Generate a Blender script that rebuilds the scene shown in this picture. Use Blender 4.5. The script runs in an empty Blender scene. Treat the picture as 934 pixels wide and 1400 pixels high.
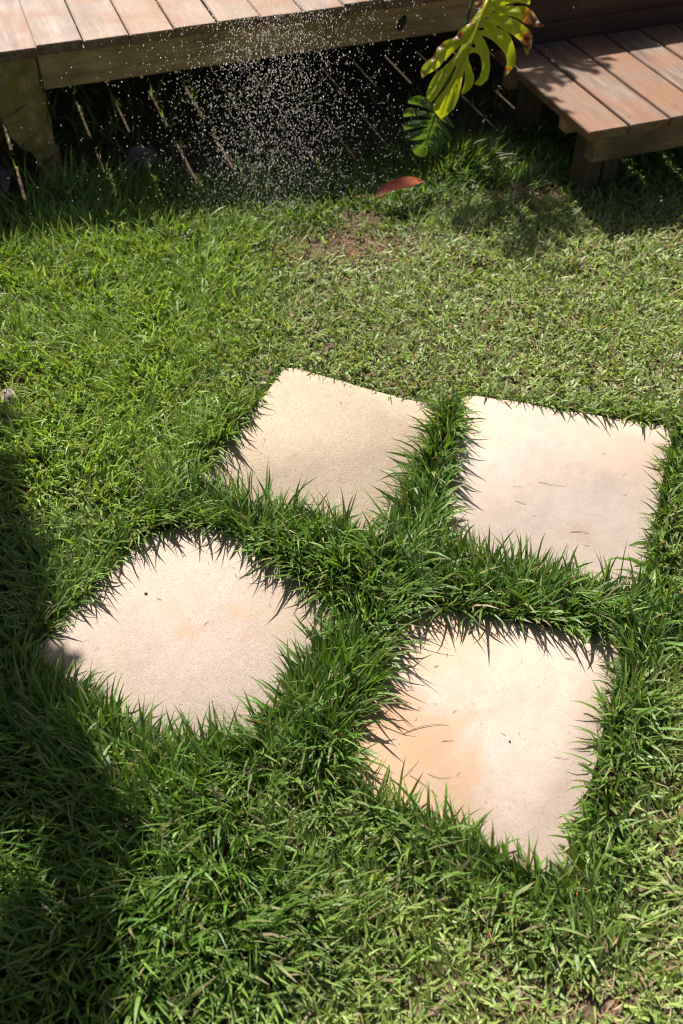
import bpy, bmesh, math
import numpy as np
from mathutils import Vector, Matrix

rng = np.random.default_rng(11)
scn = bpy.context.scene
COL = scn.collection

# ------------------------------------------------------------------ camera
F_PX, PITCH, CAM_H = 1361.0, math.atan(1422 / 1361.0), 1.6          # 35 mm lens on a 934 x 1400 frame
cam_d = bpy.data.cameras.new('camera'); cam = bpy.data.objects.new('camera', cam_d); COL.objects.link(cam)
cam.location = (0, 0, CAM_H); cam.rotation_euler = (math.pi / 2 - PITCH, 0, 0)
cam_d.sensor_fit = 'VERTICAL'; cam_d.sensor_height = 36.0; cam_d.lens = 36.0 * F_PX / 1400.0
cam_d.clip_start = 0.05; cam_d.clip_end = 500
cam_d.dof.use_dof = True; cam_d.dof.focus_distance = 2.05; cam_d.dof.aperture_fstop = 3.8
scn.camera = cam

# ------------------------------------------------------------------ sky, sun, exposure
TH = math.radians(19.8)                                             # the deck is turned by this much
EX = np.array([math.cos(TH), math.sin(TH)]); EY = np.array([-math.sin(TH), math.cos(TH)])
SH = -0.91 * EY + 0.0 * EX                                         # ground shift of a shadow per metre of height
to_sun = Vector((-SH[0], -SH[1], 1.0)).normalized()
elev = math.asin(to_sun.z); azim = math.atan2(to_sun.x, to_sun.y)
world = bpy.data.worlds.new('World'); scn.world = world; world.use_nodes = True
wn = world.node_tree; bg = wn.nodes['Background']
sky = wn.nodes.new('ShaderNodeTexSky'); sky.sky_type = 'NISHITA'; sky.sun_disc = False
sky.sun_elevation = elev; sky.sun_rotation = azim
wn.links.new(sky.outputs[0], bg.inputs[0]); bg.inputs[1].default_value = 0.047
sky.air_density = 0.7; sky.dust_density = 3.0; sky.ozone_density = 0.3
sun_d = bpy.data.lights.new('sun', 'SUN'); sun_d.energy = 5.0; sun_d.angle = math.radians(0.53); sun_d.color = (1.0, 0.95, 0.87)
sun = bpy.data.objects.new('sun', sun_d); COL.objects.link(sun)
sun.rotation_euler = to_sun.to_track_quat('Z', 'Y').to_euler(); sun.location = (-2, 3, 6)
scn.view_settings.view_transform = 'Standard'; scn.view_settings.look = 'None'
scn.view_settings.exposure = 1.06; scn.view_settings.gamma = 1.0
scn.cycles.filter_width = 1.15; scn.cycles.max_bounces = 4; scn.cycles.diffuse_bounces = 2; scn.cycles.glossy_bounces = 2; scn.cycles.transmission_bounces = 4; scn.cycles.transparent_max_bounces = 4

# ------------------------------------------------------------------ helpers
FW = np.array([0, math.cos(PITCH), -math.sin(PITCH)]); UP = np.array([0, math.sin(PITCH), math.cos(PITCH)]); RT = np.array([1., 0, 0])
CP = np.array([0, 0, CAM_H])
def ray(u, v): return RT * (u - 467) / F_PX - UP * (v - 700) / F_PX + FW
def un(u, v, z=0.0):
    r = ray(u, v); return CP + r * ((z - CAM_H) / r[2])
def dk(x, y, z=0.0):                                                # deck coordinates to world
    p = EX * x + EY * y; return Vector((p[0], p[1], z))
def tag(o, label=None, cat=None, group=None, kind=None):
    if label: o['label'] = label
    if cat: o['category'] = cat
    if group: o['group'] = group
    if kind: o['kind'] = kind
    return o
def link(name, data, parent=None, mat=None, loc=None, rot=None):
    o = bpy.data.objects.new(name, data); COL.objects.link(o)
    if parent is not None: o.parent = parent
    if mat is not None: data.materials.append(mat)
    if loc is not None: o.location = loc
    if rot is not None: o.rotation_euler = rot
    return o
def empty(name, loc=(0, 0, 0), rz=0.0):
    o = bpy.data.objects.new(name, None); COL.objects.link(o); o.empty_display_size = .1
    o.location = loc; o.rotation_euler = (0, 0, rz); return o
def np_mesh(name, V, loops, starts, cols=None, smooth=True):
    me = bpy.data.meshes.new(name)
    me.vertices.add(len(V)); me.vertices.foreach_set('co', np.ascontiguousarray(V, np.float32).ravel())
    me.loops.add(len(loops)); me.loops.foreach_set('vertex_index', np.ascontiguousarray(loops, np.int32))
    me.polygons.add(len(starts)); me.polygons.foreach_set('loop_start', np.ascontiguousarray(starts, np.int32))
    if cols is not None:
        a = me.color_attributes.new('col', 'FLOAT_COLOR', 'POINT')
        c4 = np.ones((len(V), 4), np.float32); c4[:, :3] = cols; a.data.foreach_set('color', c4.ravel())
    me.update(calc_edges=True); me.validate()
    if smooth: me.polygons.foreach_set('use_smooth', np.ones(len(me.polygons), bool))
    return me
def box_mesh(name, sx, sy, sz, bev=.003, seg=2, cuts=0, rough=0.0):
    bm = bmesh.new(); bmesh.ops.create_cube(bm, size=1)
    for v in bm.verts: v.co = Vector((v.co.x * sx, v.co.y * sy, v.co.z * sz))
    if bev: bmesh.ops.bevel(bm, geom=bm.edges[:], offset=bev, segments=seg, affect='EDGES')
    if cuts:
        bmesh.ops.subdivide_edges(bm, edges=[e for e in bm.edges if e.calc_length() > .05], cuts=cuts, use_grid_fill=True)
    if rough:
        for v in bm.verts: v.co += Vector(rng.normal(0, rough, 3))
    me = bpy.data.meshes.new(name); bm.to_mesh(me); bm.free(); return me
def tube_mesh(name, pts, rad, sides=6, cols=None):
    pts = [np.array(p, float) for p in pts]; n = len(pts); V = []
    for i, p in enumerate(pts):
        t = pts[min(i + 1, n - 1)] - pts[max(i - 1, 0)]; t /= np.linalg.norm(t) + 1e-9
        a = np.cross(t, [0, 0, 1.]) if abs(t[2]) < .9 else np.cross(t, [1., 0, 0])
        a /= np.linalg.norm(a); b = np.cross(t, a)
        r = rad[i] if hasattr(rad, '__len__') else rad
        for k in range(sides):
            q = 2 * math.pi * k / sides; V.append(p + r * (math.cos(q) * a + math.sin(q) * b))
    L, S = [], []
    for i in range(n - 1):
        for k in range(sides):
            S.append(len(L)); k2 = (k + 1) % sides
            L += [i * sides + k, i * sides + k2, (i + 1) * sides + k2, (i + 1) * sides + k]
    S.append(len(L)); L += list(range(sides))[::-1]
    S.append(len(L)); L += list(range((n - 1) * sides, n * sides))
    return np_mesh(name, np.array(V), L, S, cols)
def bez(a, b, c, n):
    t = np.linspace(0, 1, n)[:, None]; a, b, c = (np.array(q, float) for q in (a, b, c))
    return (1 - t) ** 2 * a + 2 * t * (1 - t) * b + t * t * c
class Noise:                                                        # smooth value noise on the ground
    def __init__(s, seed): s.g = np.random.default_rng(seed).random((64, 64))
    def __call__(s, x, y, sc):
        x = np.asarray(x) / sc + 500; y = np.asarray(y) / sc + 500
        i = np.floor(x).astype(int); j = np.floor(y).astype(int); fx = x - i; fy = y - j
        fx = fx * fx * (3 - 2 * fx); fy = fy * fy * (3 - 2 * fy); g = lambda a, b: s.g[a % 64, b % 64]
        return (g(i, j) * (1 - fx) + g(i + 1, j) * fx) * (1 - fy) + (g(i, j + 1) * (1 - fx) + g(i + 1, j + 1) * fx) * fy
N1, N2, N3, N4 = (Noise(k) for k in (1, 2, 3, 4))

# ------------------------------------------------------------------ materials
def newmat(name):
    m = bpy.data.materials.new(name); m.use_nodes = True; nt = m.node_tree
    return m, nt, nt.nodes['Principled BSDF'], nt.nodes['Material Output']
def nd(nt, t, **kw):
    n = nt.nodes.new(t)
    for k, v in kw.items(): setattr(n, k, v)
    return n
def noise(nt, vec, scale, detail=4, rough=.55):
    n = nd(nt, 'ShaderNodeTexNoise'); n.inputs['Scale'].default_value = scale; n.inputs['Detail'].default_value = detail
    n.inputs['Roughness'].default_value = rough; nt.links.new(vec, n.inputs['Vector']); return n.outputs[0]
def ramp(nt, fac, stops):
    n = nd(nt, 'ShaderNodeValToRGB'); r = n.color_ramp
    while len(r.elements) < len(stops): r.elements.new(.5)
    for e, (p, c) in zip(r.elements, stops): e.position = p; e.color = (*c, 1) if len(c) == 3 else c
    nt.links.new(fac, n.inputs[0]); return n.outputs[0]
def mixc(nt, fac, a, b, blend='MIX'):
    n = nd(nt, 'ShaderNodeMix', data_type='RGBA', blend_type=blend)
    for s, v in ((0, fac), (6, a), (7, b)):
        if hasattr(v, 'links'): nt.links.new(v, n.inputs[s])
        else: n.inputs[s].default_value = v if s == 0 else (*v, 1)
    return n.outputs[2]
def math_(nt, op, a, b=None):
    n = nd(nt, 'ShaderNodeMath', operation=op)
    for s, v in ((0, a), (1, b)):
        if v is None: continue
        if hasattr(v, 'links'): nt.links.new(v, n.inputs[s])
        else: n.inputs[s].default_value = v
    return n.outputs[0]
def bump(nt, bs, h, strength, dist):
    b = nd(nt, 'ShaderNodeBump'); b.inputs['Strength'].default_value = strength; b.inputs['Distance'].default_value = dist
    nt.links.new(h, b.inputs['Height']); nt.links.new(b.outputs[0], bs.inputs['Normal'])

def leaf_mat(name, rough=.42, trans=.35, spec=.5, tint=(1.25, 1.2, .55)):
    m, nt, bs, out = newmat(name)
    a = nd(nt, 'ShaderNodeAttribute', attribute_name='col')
    nt.links.new(a.outputs['Color'], bs.inputs['Base Color'])
    bs.inputs['Roughness'].default_value = rough; bs.inputs['Specular IOR Level'].default_value = spec
    tr = nd(nt, 'ShaderNodeBsdfTranslucent')
    nt.links.new(mixc(nt, 1.0, a.outputs['Color'], tint, 'MULTIPLY'), tr.inputs[0])
    mx = nd(nt, 'ShaderNodeMixShader'); mx.inputs[0].default_value = trans
    nt.links.new(bs.outputs[0], mx.inputs[1]); nt.links.new(tr.outputs[0], mx.inputs[2]); nt.links.new(mx.outputs[0], out.inputs[0])
    return m
M_GRASS = leaf_mat('grass_blades', .56, .36, .75)
M_DRY = leaf_mat('dry_litter', .75, .15, .2, (1, 1, 1))
M_FALL = leaf_mat('fallen_leaf', .8, .12, .04, (1, 1, 1))
M_LEAF = leaf_mat('monstera_leaf', .38, .5, .45, (1.5, 1.35, .5))
M_TREE = leaf_mat('tree_leaves', .5, .25, .4)

def soil_material():
    m, nt, bs, out = newmat('soil'); g = nd(nt, 'ShaderNodeNewGeometry').outputs['Position']
    n1 = noise(nt, g, 14, 6, .6); n2 = noise(nt, g, 120, 5, .65); n3 = noise(nt, g, .35, 3)
    near = ramp(nt, n1, [(.3, (.035, .022, .013)), (.55, (.085, .052, .032)), (.75, (.17, .11, .072))])
    near = mixc(nt, .5, near, ramp(nt, n2, [(.3, (.04, .026, .016)), (.7, (.26, .18, .12))]))
    sep = nd(nt, 'ShaderNodeVectorMath', operation='LENGTH'); nt.links.new(g, sep.inputs[0])
    far = ramp(nt, math_(nt, 'DIVIDE', sep.outputs['Value'], 12.0), [(.25, (0, 0, 0)), (.6, (1, 1, 1))])
    lawn = ramp(nt, n3, [(.3, (.04, .08, .018)), (.7, (.08, .12, .03))])
    nt.links.new(mixc(nt, far, near, lawn), bs.inputs['Base Color']); bs.inputs['Roughness'].default_value = .95
    bs.inputs['Specular IOR Level'].default_value = .15
    bump(nt, bs, math_(nt, 'ADD', n1, math_(nt, 'MULTIPLY', n2, .5)), .9, .012); return m
M_SOIL = soil_material()

def wood_material(name, cols, wet=.0, dark=.35, moss=None, grain_axis='Y', hue=.5):
    m, nt, bs, out = newmat(name)
    tc = nd(nt, 'ShaderNodeTexCoord'); oi = nd(nt, 'ShaderNodeObjectInfo')
    off = nd(nt, 'ShaderNodeVectorMath', operation='SCALE'); off.inputs[0].default_value = (37., 91., 53.); nt.links.new(oi.outputs['Random'], off.inputs['Scale'])
    ad = nd(nt, 'ShaderNodeVectorMath', operation='ADD'); nt.links.new(tc.outputs['Object'], ad.inputs[0]); nt.links.new(off.outputs[0], ad.inputs[1])
    mp = nd(nt, 'ShaderNodeMapping'); s = {'X': (2.2, 26, 26), 'Y': (26, 2.2, 26), 'Z': (26, 26, 2.2)}[grain_axis]
    mp.inputs['Scale'].default_value = s; nt.links.new(ad.outputs[0], mp.inputs[0])
    gr = noise(nt, mp.outputs[0], 1.6, 7, .62); fine = noise(nt, mp.outputs[0], 7, 4, .7); bl = noise(nt, ad.outputs[0], 5.5, 4, .6); st = noise(nt, ad.outputs[0], 19, 5, .7)
    base = ramp(nt, gr, [(.34, cols[0]), (.5, cols[1]), (.66, cols[2])])
    base = mixc(nt, ramp(nt, oi.outputs['Random'], [(0, (0, 0, 0)), (1, (hue,) * 3)]), base, cols[3])
    base = mixc(nt, ramp(nt, bl, [(.44, (0, 0, 0)), (.66, (.8,) * 3)]), base, cols[4])                 # weather stains
    base = mixc(nt, ramp(nt, fine, [(.30, (dark,) * 3), (.5, (0, 0, 0))]), base, (.035, .024, .016))    # dark pores along the grain
    base = mixc(nt, ramp(nt, st, [(.60, (0, 0, 0)), (.72, (.45,) * 3)]), base, (.05, .03, .02))
    if moss: base = mixc(nt, ramp(nt, noise(nt, ad.outputs[0], 24, 5, .65), [(.40, (0, 0, 0)), (.52, (.85,) * 3)]), base, moss)
    nt.links.new(base, bs.inputs['Base Color'])
    rr = ramp(nt, bl, [(.3, (.62 - wet,) * 3), (.7, (.8 - wet,) * 3)]); nt.links.new(rr, bs.inputs['Roughness'])
    bs.inputs['Specular IOR Level'].default_value = .4
    bump(nt, bs, math_(nt, 'ADD', gr, math_(nt, 'MULTIPLY', fine, .6)), .5, .003); return m
BC = [(.062, .037, .024), (.155, .100, .068), (.245, .178, .130), (.205, .105, .046), (.22, .082, .024)]
SC = [(.065, .041, .028), (.15, .102, .070), (.25, .187, .138), (.175, .092, .044), (.20, .075, .024)]
M_BOARD = wood_material('deck_boards', BC, wet=.05, hue=.95)
M_STEP = wood_material('step_boards', SC, wet=.16, hue=.9)
OC = [(.17, .098, .042), (.42, .255, .118), (.56, .365, .19), (.46, .26, .10), (.22, .13, .05)]
M_BEAM = wood_material('weathered_beam', OC, grain_axis='X')
M_POST = wood_material('mossy_post', OC, grain_axis='Z', dark=.7, moss=(.22, .165, .03))
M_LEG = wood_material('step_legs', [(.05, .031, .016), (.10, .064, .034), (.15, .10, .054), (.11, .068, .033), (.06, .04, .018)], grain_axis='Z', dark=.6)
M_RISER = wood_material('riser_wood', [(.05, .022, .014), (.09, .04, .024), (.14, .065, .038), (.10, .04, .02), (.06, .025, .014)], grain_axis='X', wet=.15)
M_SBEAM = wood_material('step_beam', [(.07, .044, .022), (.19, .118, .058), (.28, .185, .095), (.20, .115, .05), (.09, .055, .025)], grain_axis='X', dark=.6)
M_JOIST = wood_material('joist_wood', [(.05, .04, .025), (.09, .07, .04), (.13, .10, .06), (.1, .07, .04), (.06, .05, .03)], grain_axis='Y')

def paver_material(name, c0, c1, pits, stains=(), edge=None, grain=1.0):
    """sandy cast stone; stains are (x, y, radius, colour, strength) in the paver's own coordinates"""
    m, nt, bs, out = newmat(name); tc = nd(nt, 'ShaderNodeTexCoord').outputs['Object']
    big = noise(nt, tc, 5, 5, .6); mid = noise(nt, tc, 38, 5, .6); fine = noise(nt, tc, 330, 3, .7); pit = noise(nt, tc, 130, 3, .6)
    c = mixc(nt, ramp(nt, big, [(.35, (0, 0, 0)), (.68, (1, 1, 1))]), c0, c1)
    c = mixc(nt, ramp(nt, mid, [(.35, (.28,) * 3), (.6, (0, 0, 0))]), c, tuple(v * .72 for v in c0))
    c = mixc(nt, ramp(nt, fine, [(.34, (.55 * grain,) * 3), (.53, (0, 0, 0))]), c, tuple(v * .55 for v in c0))
    c = mixc(nt, ramp(nt, pit, [(.27, (pits,) * 3), (.36, (0, 0, 0))]), c, (.20, .12, .07))
    for (x, y, r, col, k) in stains:
        vs = nd(nt, 'ShaderNodeVectorMath', operation='DISTANCE'); nt.links.new(tc, vs.inputs[0]); vs.inputs[1].default_value = (x, y, 0)
        d = math_(nt, 'ADD', math_(nt, 'DIVIDE', vs.outputs['Value'], r), math_(nt, 'MULTIPLY', math_(nt, 'SUBTRACT', noise(nt, tc, 1.1 / r + 6, 5, .65), .5), 2.3))
        c = mixc(nt, ramp(nt, d, [(.25, (k,) * 3), (1.05, (0, 0, 0))]), c, col)
    nt.links.new(c, bs.inputs['Base Color']); bs.inputs['Roughness'].default_value = .85; bs.inputs['Specular IOR Level'].default_value = .25
    bump(nt, bs, math_(nt, 'ADD', math_(nt, 'MULTIPLY', mid, .8), math_(nt, 'ADD', fine, math_(nt, 'MULTIPLY', pit, .6))), .35 * grain, .0022); return m

# ------------------------------------------------------------------ ground
gs = 120.0
V = [(-gs, -gs, 0), (gs, -gs, 0), (gs, gs, 0), (-gs, gs, 0)]
ground = link('ground', np_mesh('ground', np.array(V), [0, 1, 2, 3], [0], smooth=False), mat=M_SOIL)
tag(ground, 'dark brown garden soil showing between grass blades', kind='structure')

# ------------------------------------------------------------------ pavers
PZ = .013
PAV = {
    'P1': [(390, 500), (608, 558), (532, 748), (258, 668)],
    'P2': [(632, 538), (922, 583), (879, 820), (590, 746)],
    'P3': [(202, 724), (298, 718), (488, 838), (346, 1016), (240, 1036), (30, 902)],
    'P4': [(546, 824), (860, 870), (775, 1214), (462, 1066)],
}
# how far the long grass hangs over each edge: top, right, bottom, left
HANG = {'P1': [.25, .8, .65, .65], 'P2': [.3, .4, .7, .8], 'P3': [.55, .65, .75, .75, .7, .6], 'P4': [.7, .6, .65, .65]}
POLY = {k: np.array([un(u, v, PZ)[:2] for u, v in q]) for k, q in PAV.items()}     # clockwise from above
OR = (.385, .21, .11)
def local(k, u, v):
    c = POLY[k].mean(0); p = un(u, v, PZ)[:2] - c; return p[0], p[1]
PMAT = {
    'P1': paver_material('paver_sandy_wet', (0.389, 0.303, 0.217), (0.413, 0.323, 0.236), .15, grain=1.5),
    'P2': paver_material('paver_pale', (0.405, 0.321, 0.266), (0.449, 0.370, 0.313), .25,
                         [(*local('P2', 788, 726), .055, (0.352, 0.260, 0.203), .7), (*local('P2', 650, 560), .16, (0.528, 0.374, 0.256), .6), (*local('P2', 850, 610), .18, (0.546, 0.392, 0.283), .5)], grain=.55),
    'P3': paver_material('paver_rough', (0.387, 0.304, 0.244), (0.431, 0.342, 0.283), .45,
                         [(*local('P3', 257, 862), .035, (0.385, 0.244, 0.143), .6), (*local('P3', 325, 836), .03, (0.394, 0.257, 0.152), .6), (*local('P3', 338, 866), .022, (0.394, 0.257, 0.152), .5),
                          (*local('P3', 235, 832), .05, (0.370, 0.270, 0.203), .5), (*local('P3', 400, 840), .12, (0.421, 0.321, 0.224), .5)], grain=1.15),
    'P4': paver_material('paver_rust_stained', (0.405, 0.309, 0.244), (0.449, 0.360, 0.301), .5,
                         [(*local('P4', 500, 1010), .20, OR, .6), (*local('P4', 560, 1050), .17, (0.413, 0.260, 0.160), .6), (*local('P4', 600, 860), .16, (0.422, 0.270, 0.168), .55), (*local('P4', 510, 960), .08, (0.370, 0.201, 0.097), .5)], grain=.7),
}
PLAB = {'P1': 'sandy beige paving slab, the farthest left one, beneath the water spray',
        'P2': 'pale smooth paving slab at right nearest the wooden step',
        'P3': 'rough beige paving slab at left set diagonally with small rust spots',
        'P4': 'square paving slab nearest the camera with orange stained left side'}
def paver(k):
    poly = POLY[k][::-1]; c = POLY[k].mean(0); ring = []
    nq = len(poly)
    for i in range(nq):
        a, b = poly[i], poly[(i + 1) % nq]; n = np.array([(b - a)[1], -(b - a)[0]]); n /= np.linalg.norm(n)
        for t in np.linspace(0, 1, 15)[:-1]:
            tt = min(max(t, .012), .988)                                             # nicked corners
            ring.append(a + (b - a) * tt + n * rng.normal(0, .0011) + n * .003 * math.sin(t * 7 + i))
    ring = np.array(ring) - c; n = len(ring); V = []
    for sc, z in ((1.004, -.03), (1.0, PZ - .005), (.9965, PZ - .0015), (.990, PZ)):
        V += [(p[0] * sc, p[1] * sc, z) for p in ring]
    L, S = [], []
    for r in range(3):
        for i in range(n):
            S.append(len(L)); j = (i + 1) % n; L += [r * n + i, r * n + j, (r + 1) * n + j, (r + 1) * n + i]
    S.append(len(L)); L += list(range(3 * n, 4 * n))
    o = link('paving_slab', np_mesh('paving_slab', np.array(V), L, S, smooth=False), mat=PMAT[k], loc=(c[0], c[1], 0))
    return tag(o, PLAB[k], 'paving slab', 'stepping slabs set in the grass', 'thing')
for k in PAV: paver(k)

# ------------------------------------------------------------------ deck (deck coordinates: x along the front edge, y back)
DZ, DF, PITCH_B, BW, BT = .45, 3.085, .1355, .1308, .028
deck = empty('wooden_deck', dk(0, DF, 0), TH)
tag(deck, 'raised wooden deck with reddish boards on a weathered beam', 'deck')
def dl(x, y, z): return Vector((x, y - DF, z))                        # deck coordinates to deck-local
LB = 3.2
bme = box_mesh('deck_board', BW, LB, BT, .0025); bme.materials.append(M_BOARD)
k0 = .173 + PITCH_B / 2
GAP = {-1: .0075, 1: .0042, 2: .0045, 3: .006, 4: .008, 6: .0045, 10: .004, 12: .005}        # widths picked to shape the sun stripes: most narrow, a few let light through
for k in range(-17, 23):
    xl = .173 + k * PITCH_B + GAP.get(k, .0016) / 2; xr = .173 + (k + 1) * PITCH_B - GAP.get(k + 1, .0016) / 2
    o = link('board', bme, deck, loc=dl((xl + xr) / 2, DF + LB / 2 + rng.normal(0, .004), DZ - BT / 2 + rng.normal(0, .0012)))
    o.scale = ((xr - xl) / BW, 1, 1); o.rotation_euler = (0, rng.normal(0, .004), 0)
zb = DZ - BT - .001
fb = link('fascia_beam', box_mesh('fascia_beam', 1.56, .045, .105, .004), deck, M_BEAM, dl(.170 + 1.56 / 2, DF + .045, zb - .0525)); fb['label'] = 'olive brown weathered beam under the board ends'
link('fascia_beam', box_mesh('fascia_beam', 2.0, .045, .105, .004), deck, M_BEAM, dl(.008 - 1.0, DF + .048, zb - .0525))
kn = tube_mesh('knot', [(0, 0, 0), (0, -.004, 0)], [.022, .016], 10)
mk, nt, bs, _ = newmat('knot_wood'); bs.inputs['Base Color'].default_value = (.025, .017, .01, 1); bs.inputs['Roughness'].default_value = .8
o = link('knot', kn, fb, mk, Vector((.377, -.0215, -.002))); o.rotation_euler = (0, .5, 0); o.scale = (.7, 1, 1.25)
link('front_ledger', box_mesh('front_ledger', 3.0, .045, .105, .004), deck, M_JOIST, dl(1.735 + 1.5, DF + .05, zb - .0525))
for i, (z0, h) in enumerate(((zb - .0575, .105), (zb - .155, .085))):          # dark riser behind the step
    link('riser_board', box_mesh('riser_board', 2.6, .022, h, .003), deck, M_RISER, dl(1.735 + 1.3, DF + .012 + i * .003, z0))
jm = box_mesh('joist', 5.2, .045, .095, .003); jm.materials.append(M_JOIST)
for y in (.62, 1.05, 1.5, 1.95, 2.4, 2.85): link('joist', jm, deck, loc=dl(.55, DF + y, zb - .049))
link('rear_beam', box_mesh('rear_beam', 5.4, .05, .40, .003), deck, M_JOIST, dl(.5, DF + LB - .03, zb - .30))  # unseen, added to close the back and keep the underside dark
# rough front post whose foot narrows to a tongue
def rough_post(name, outline, depth, z0, loc, mat, parent):
    bm = bmesh.new(); fr = [bm.verts.new((x, 0, z)) for x, z in outline]
    f = bm.faces.new(fr); r = bmesh.ops.extrude_face_region(bm, geom=[f])
    for v in [g for g in r['geom'] if isinstance(g, bmesh.types.BMVert)]: v.co.y += depth
    bmesh.ops.recalc_face_normals(bm, faces=bm.faces[:])
    bmesh.ops.bevel(bm, geom=bm.edges[:], offset=.006, segments=2, affect='EDGES')
    bmesh.ops.triangulate(bm, faces=bm.faces[:])
    bmesh.ops.subdivide_edges(bm, edges=[e for e in bm.edges if e.calc_length() > .03], cuts=2)
    for v in bm.verts: v.co += Vector(((N1(v.co.x * 9 + v.co.y * 7, v.co.z, .045) - .5) * .026, (N2(v.co.x * 3, v.co.z, .03) - .5) * .035, 0))
    me = bpy.data.meshes.new(name); bm.to_mesh(me); bm.free()
    return link(name, me, parent, mat, loc)
po = rough_post('post', [(-.15, zb), (.0, zb), (.004, .30), (.002, .22), (.008, .12), (.004, .06), (.004, -.05), (-.05, -.05), (-.052, .07), (-.058, .115), (-.085, .14), (-.115, .165), (-.138, .25), (-.142, .33)], .11, 0, dl(.164, DF + .024, 0), M_POST, deck)
po['label'] = 'mossy rough post with a narrow tapering foot'
pm = box_mesh('post', .09, .09, zb + .03, .006, cuts=2, rough=.001); pm.materials.append(M_POST)
for x, y in ((-1.6, DF + .08), (1.2, DF + 1.4), (-.4, DF + 1.5), (3.0, DF + .12), (2.6, DF + 1.6)):
    link('post', pm, deck, loc=dl(x, y, (zb + .03) / 2 - .032 - .06))

# ------------------------------------------------------------------ step
SZ, SF, SX = .25, 2.43, 1.655
step = empty('wooden_step', dk(SX, SF, 0), TH)
tag(step, 'low wooden step of wide reddish boards in front of the deck', 'step')
def sl(x, y, z): return Vector((x - SX, y - SF, z))
LS = DF - SF - .012
sme = box_mesh('step_board', .1335, LS, BT, .0025); sme.materials.append(M_STEP)
for k in range(9):
    o = link('board', sme, step, loc=sl(SX + .067 + k * .140, SF + LS / 2 + rng.normal(0, .003), SZ - BT / 2 + rng.normal(0, .001)))
    o.rotation_euler = (0, rng.normal(0, .004), 0)
link('front_beam', box_mesh('front_beam', 1.2, .045, .085, .004), step, M_SBEAM, sl(SX + .035 + .6, SF + .04, SZ - BT - .0435))
link('rear_beam', box_mesh('rear_beam', 1.2, .045, .085, .004), step, M_BEAM, sl(SX + .03 + .6, DF - .06, SZ - BT - .0435))
link('cleat', box_mesh('cleat', 1.2, .05, .045, .003), step, M_BEAM, sl(SX + .012 + .6, SF + .17, SZ - BT - .0235))
for x, y in ((SX + .085, SF + .11), (SX + .16, SF + .125), (SX + 1.1, SF + .11), (SX + .09, DF - .13), (SX + 1.1, DF - .13)):
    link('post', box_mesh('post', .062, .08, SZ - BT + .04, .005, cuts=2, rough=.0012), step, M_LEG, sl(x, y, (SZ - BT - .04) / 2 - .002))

# ------------------------------------------------------------------ grass
def blades(name, P, L, W, az, lean, bend, col, nseg, z0=None, curl=None, twist=None, tipc=None, mat=M_GRASS, blunt=0.0, tipw=None):
    n = len(P); t = np.linspace(0, 1, nseg + 1)
    curl = np.zeros(n) if curl is None else curl; twist = np.zeros(n) if twist is None else twist
    x = np.zeros((n, nseg + 1, 3)); x[:, 0, :2] = P; x[:, 0, 2] = 0 if z0 is None else z0
    tang = np.zeros((n, nseg + 1, 3))
    for i in range(nseg + 1):
        th = lean + bend * t[i] ** 1.2; a = az + curl * t[i]
        tang[:, i] = np.stack([np.sin(th) * np.cos(a), np.sin(th) * np.sin(a), np.cos(th)], 1)
    for i in range(nseg): x[:, i + 1] = x[:, i] + (tang[:, i] + tang[:, i + 1]) * .5 * (L / nseg)[:, None]
    x[:, :, 2] = np.maximum(x[:, :, 2], .004)
    a = az[:, None] + curl[:, None] * t
    wv = np.stack([-np.sin(a), np.cos(a), np.zeros_like(a)], 2); up = np.cross(tang, wv)
    tw = twist[:, None]; side = wv * np.cos(tw)[..., None] + up * np.sin(tw)[..., None]
    prof = np.interp(t, [0, .3, .7, 1], [.65, 1.0, .72, blunt])
    h = side * (prof[None, :, None] * W[:, None, None] * .5)
    ncol = len(t); k = nseg if blunt == 0 else nseg + 1
    m = 2 * k + (1 if blunt == 0 else 0)
    V = np.zeros((n, m, 3)); C = np.zeros((n, m, 3))
    V[:, 0:2 * k:2] = x[:, :k] - h[:, :k]; V[:, 1:2 * k:2] = x[:, :k] + h[:, :k]
    tc = col * 1.0 if tipc is None else tipc
    cc = col[:, None, :] * (1 - t[None, :, None] ** 3) + tc[:, None, :] * t[None, :, None] ** 3
    pale = np.clip(1 - t * 4, 0, 1)[None, :, None] * .2                       # pale sheath at the foot
    cc = cc * (1 - pale) + np.array([.16, .17, .07]) * pale
    C[:, 0:2 * k:2] = cc[:, :k]; C[:, 1:2 * k:2] = cc[:, :k]
    if blunt == 0: V[:, -1] = x[:, -1]; C[:, -1] = cc[:, -1]
    f, st = [], []
    for i in range(k - 1): st.append(len(f)); f += [2 * i, 2 * i + 1, 2 * i + 3, 2 * i + 2]
    if blunt == 0: st.append(len(f)); f += [2 * k - 2, 2 * k - 1, 2 * k]
    loops = (np.array(f)[None, :] + (np.arange(n) * m)[:, None]).ravel()
    starts = (np.array(st)[None, :] + (np.arange(n) * len(f))[:, None]).ravel()
    me = np_mesh(name, V.reshape(-1, 3), loops, starts, C.reshape(-1, 3)); me.materials.append(mat)
    return me

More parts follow.
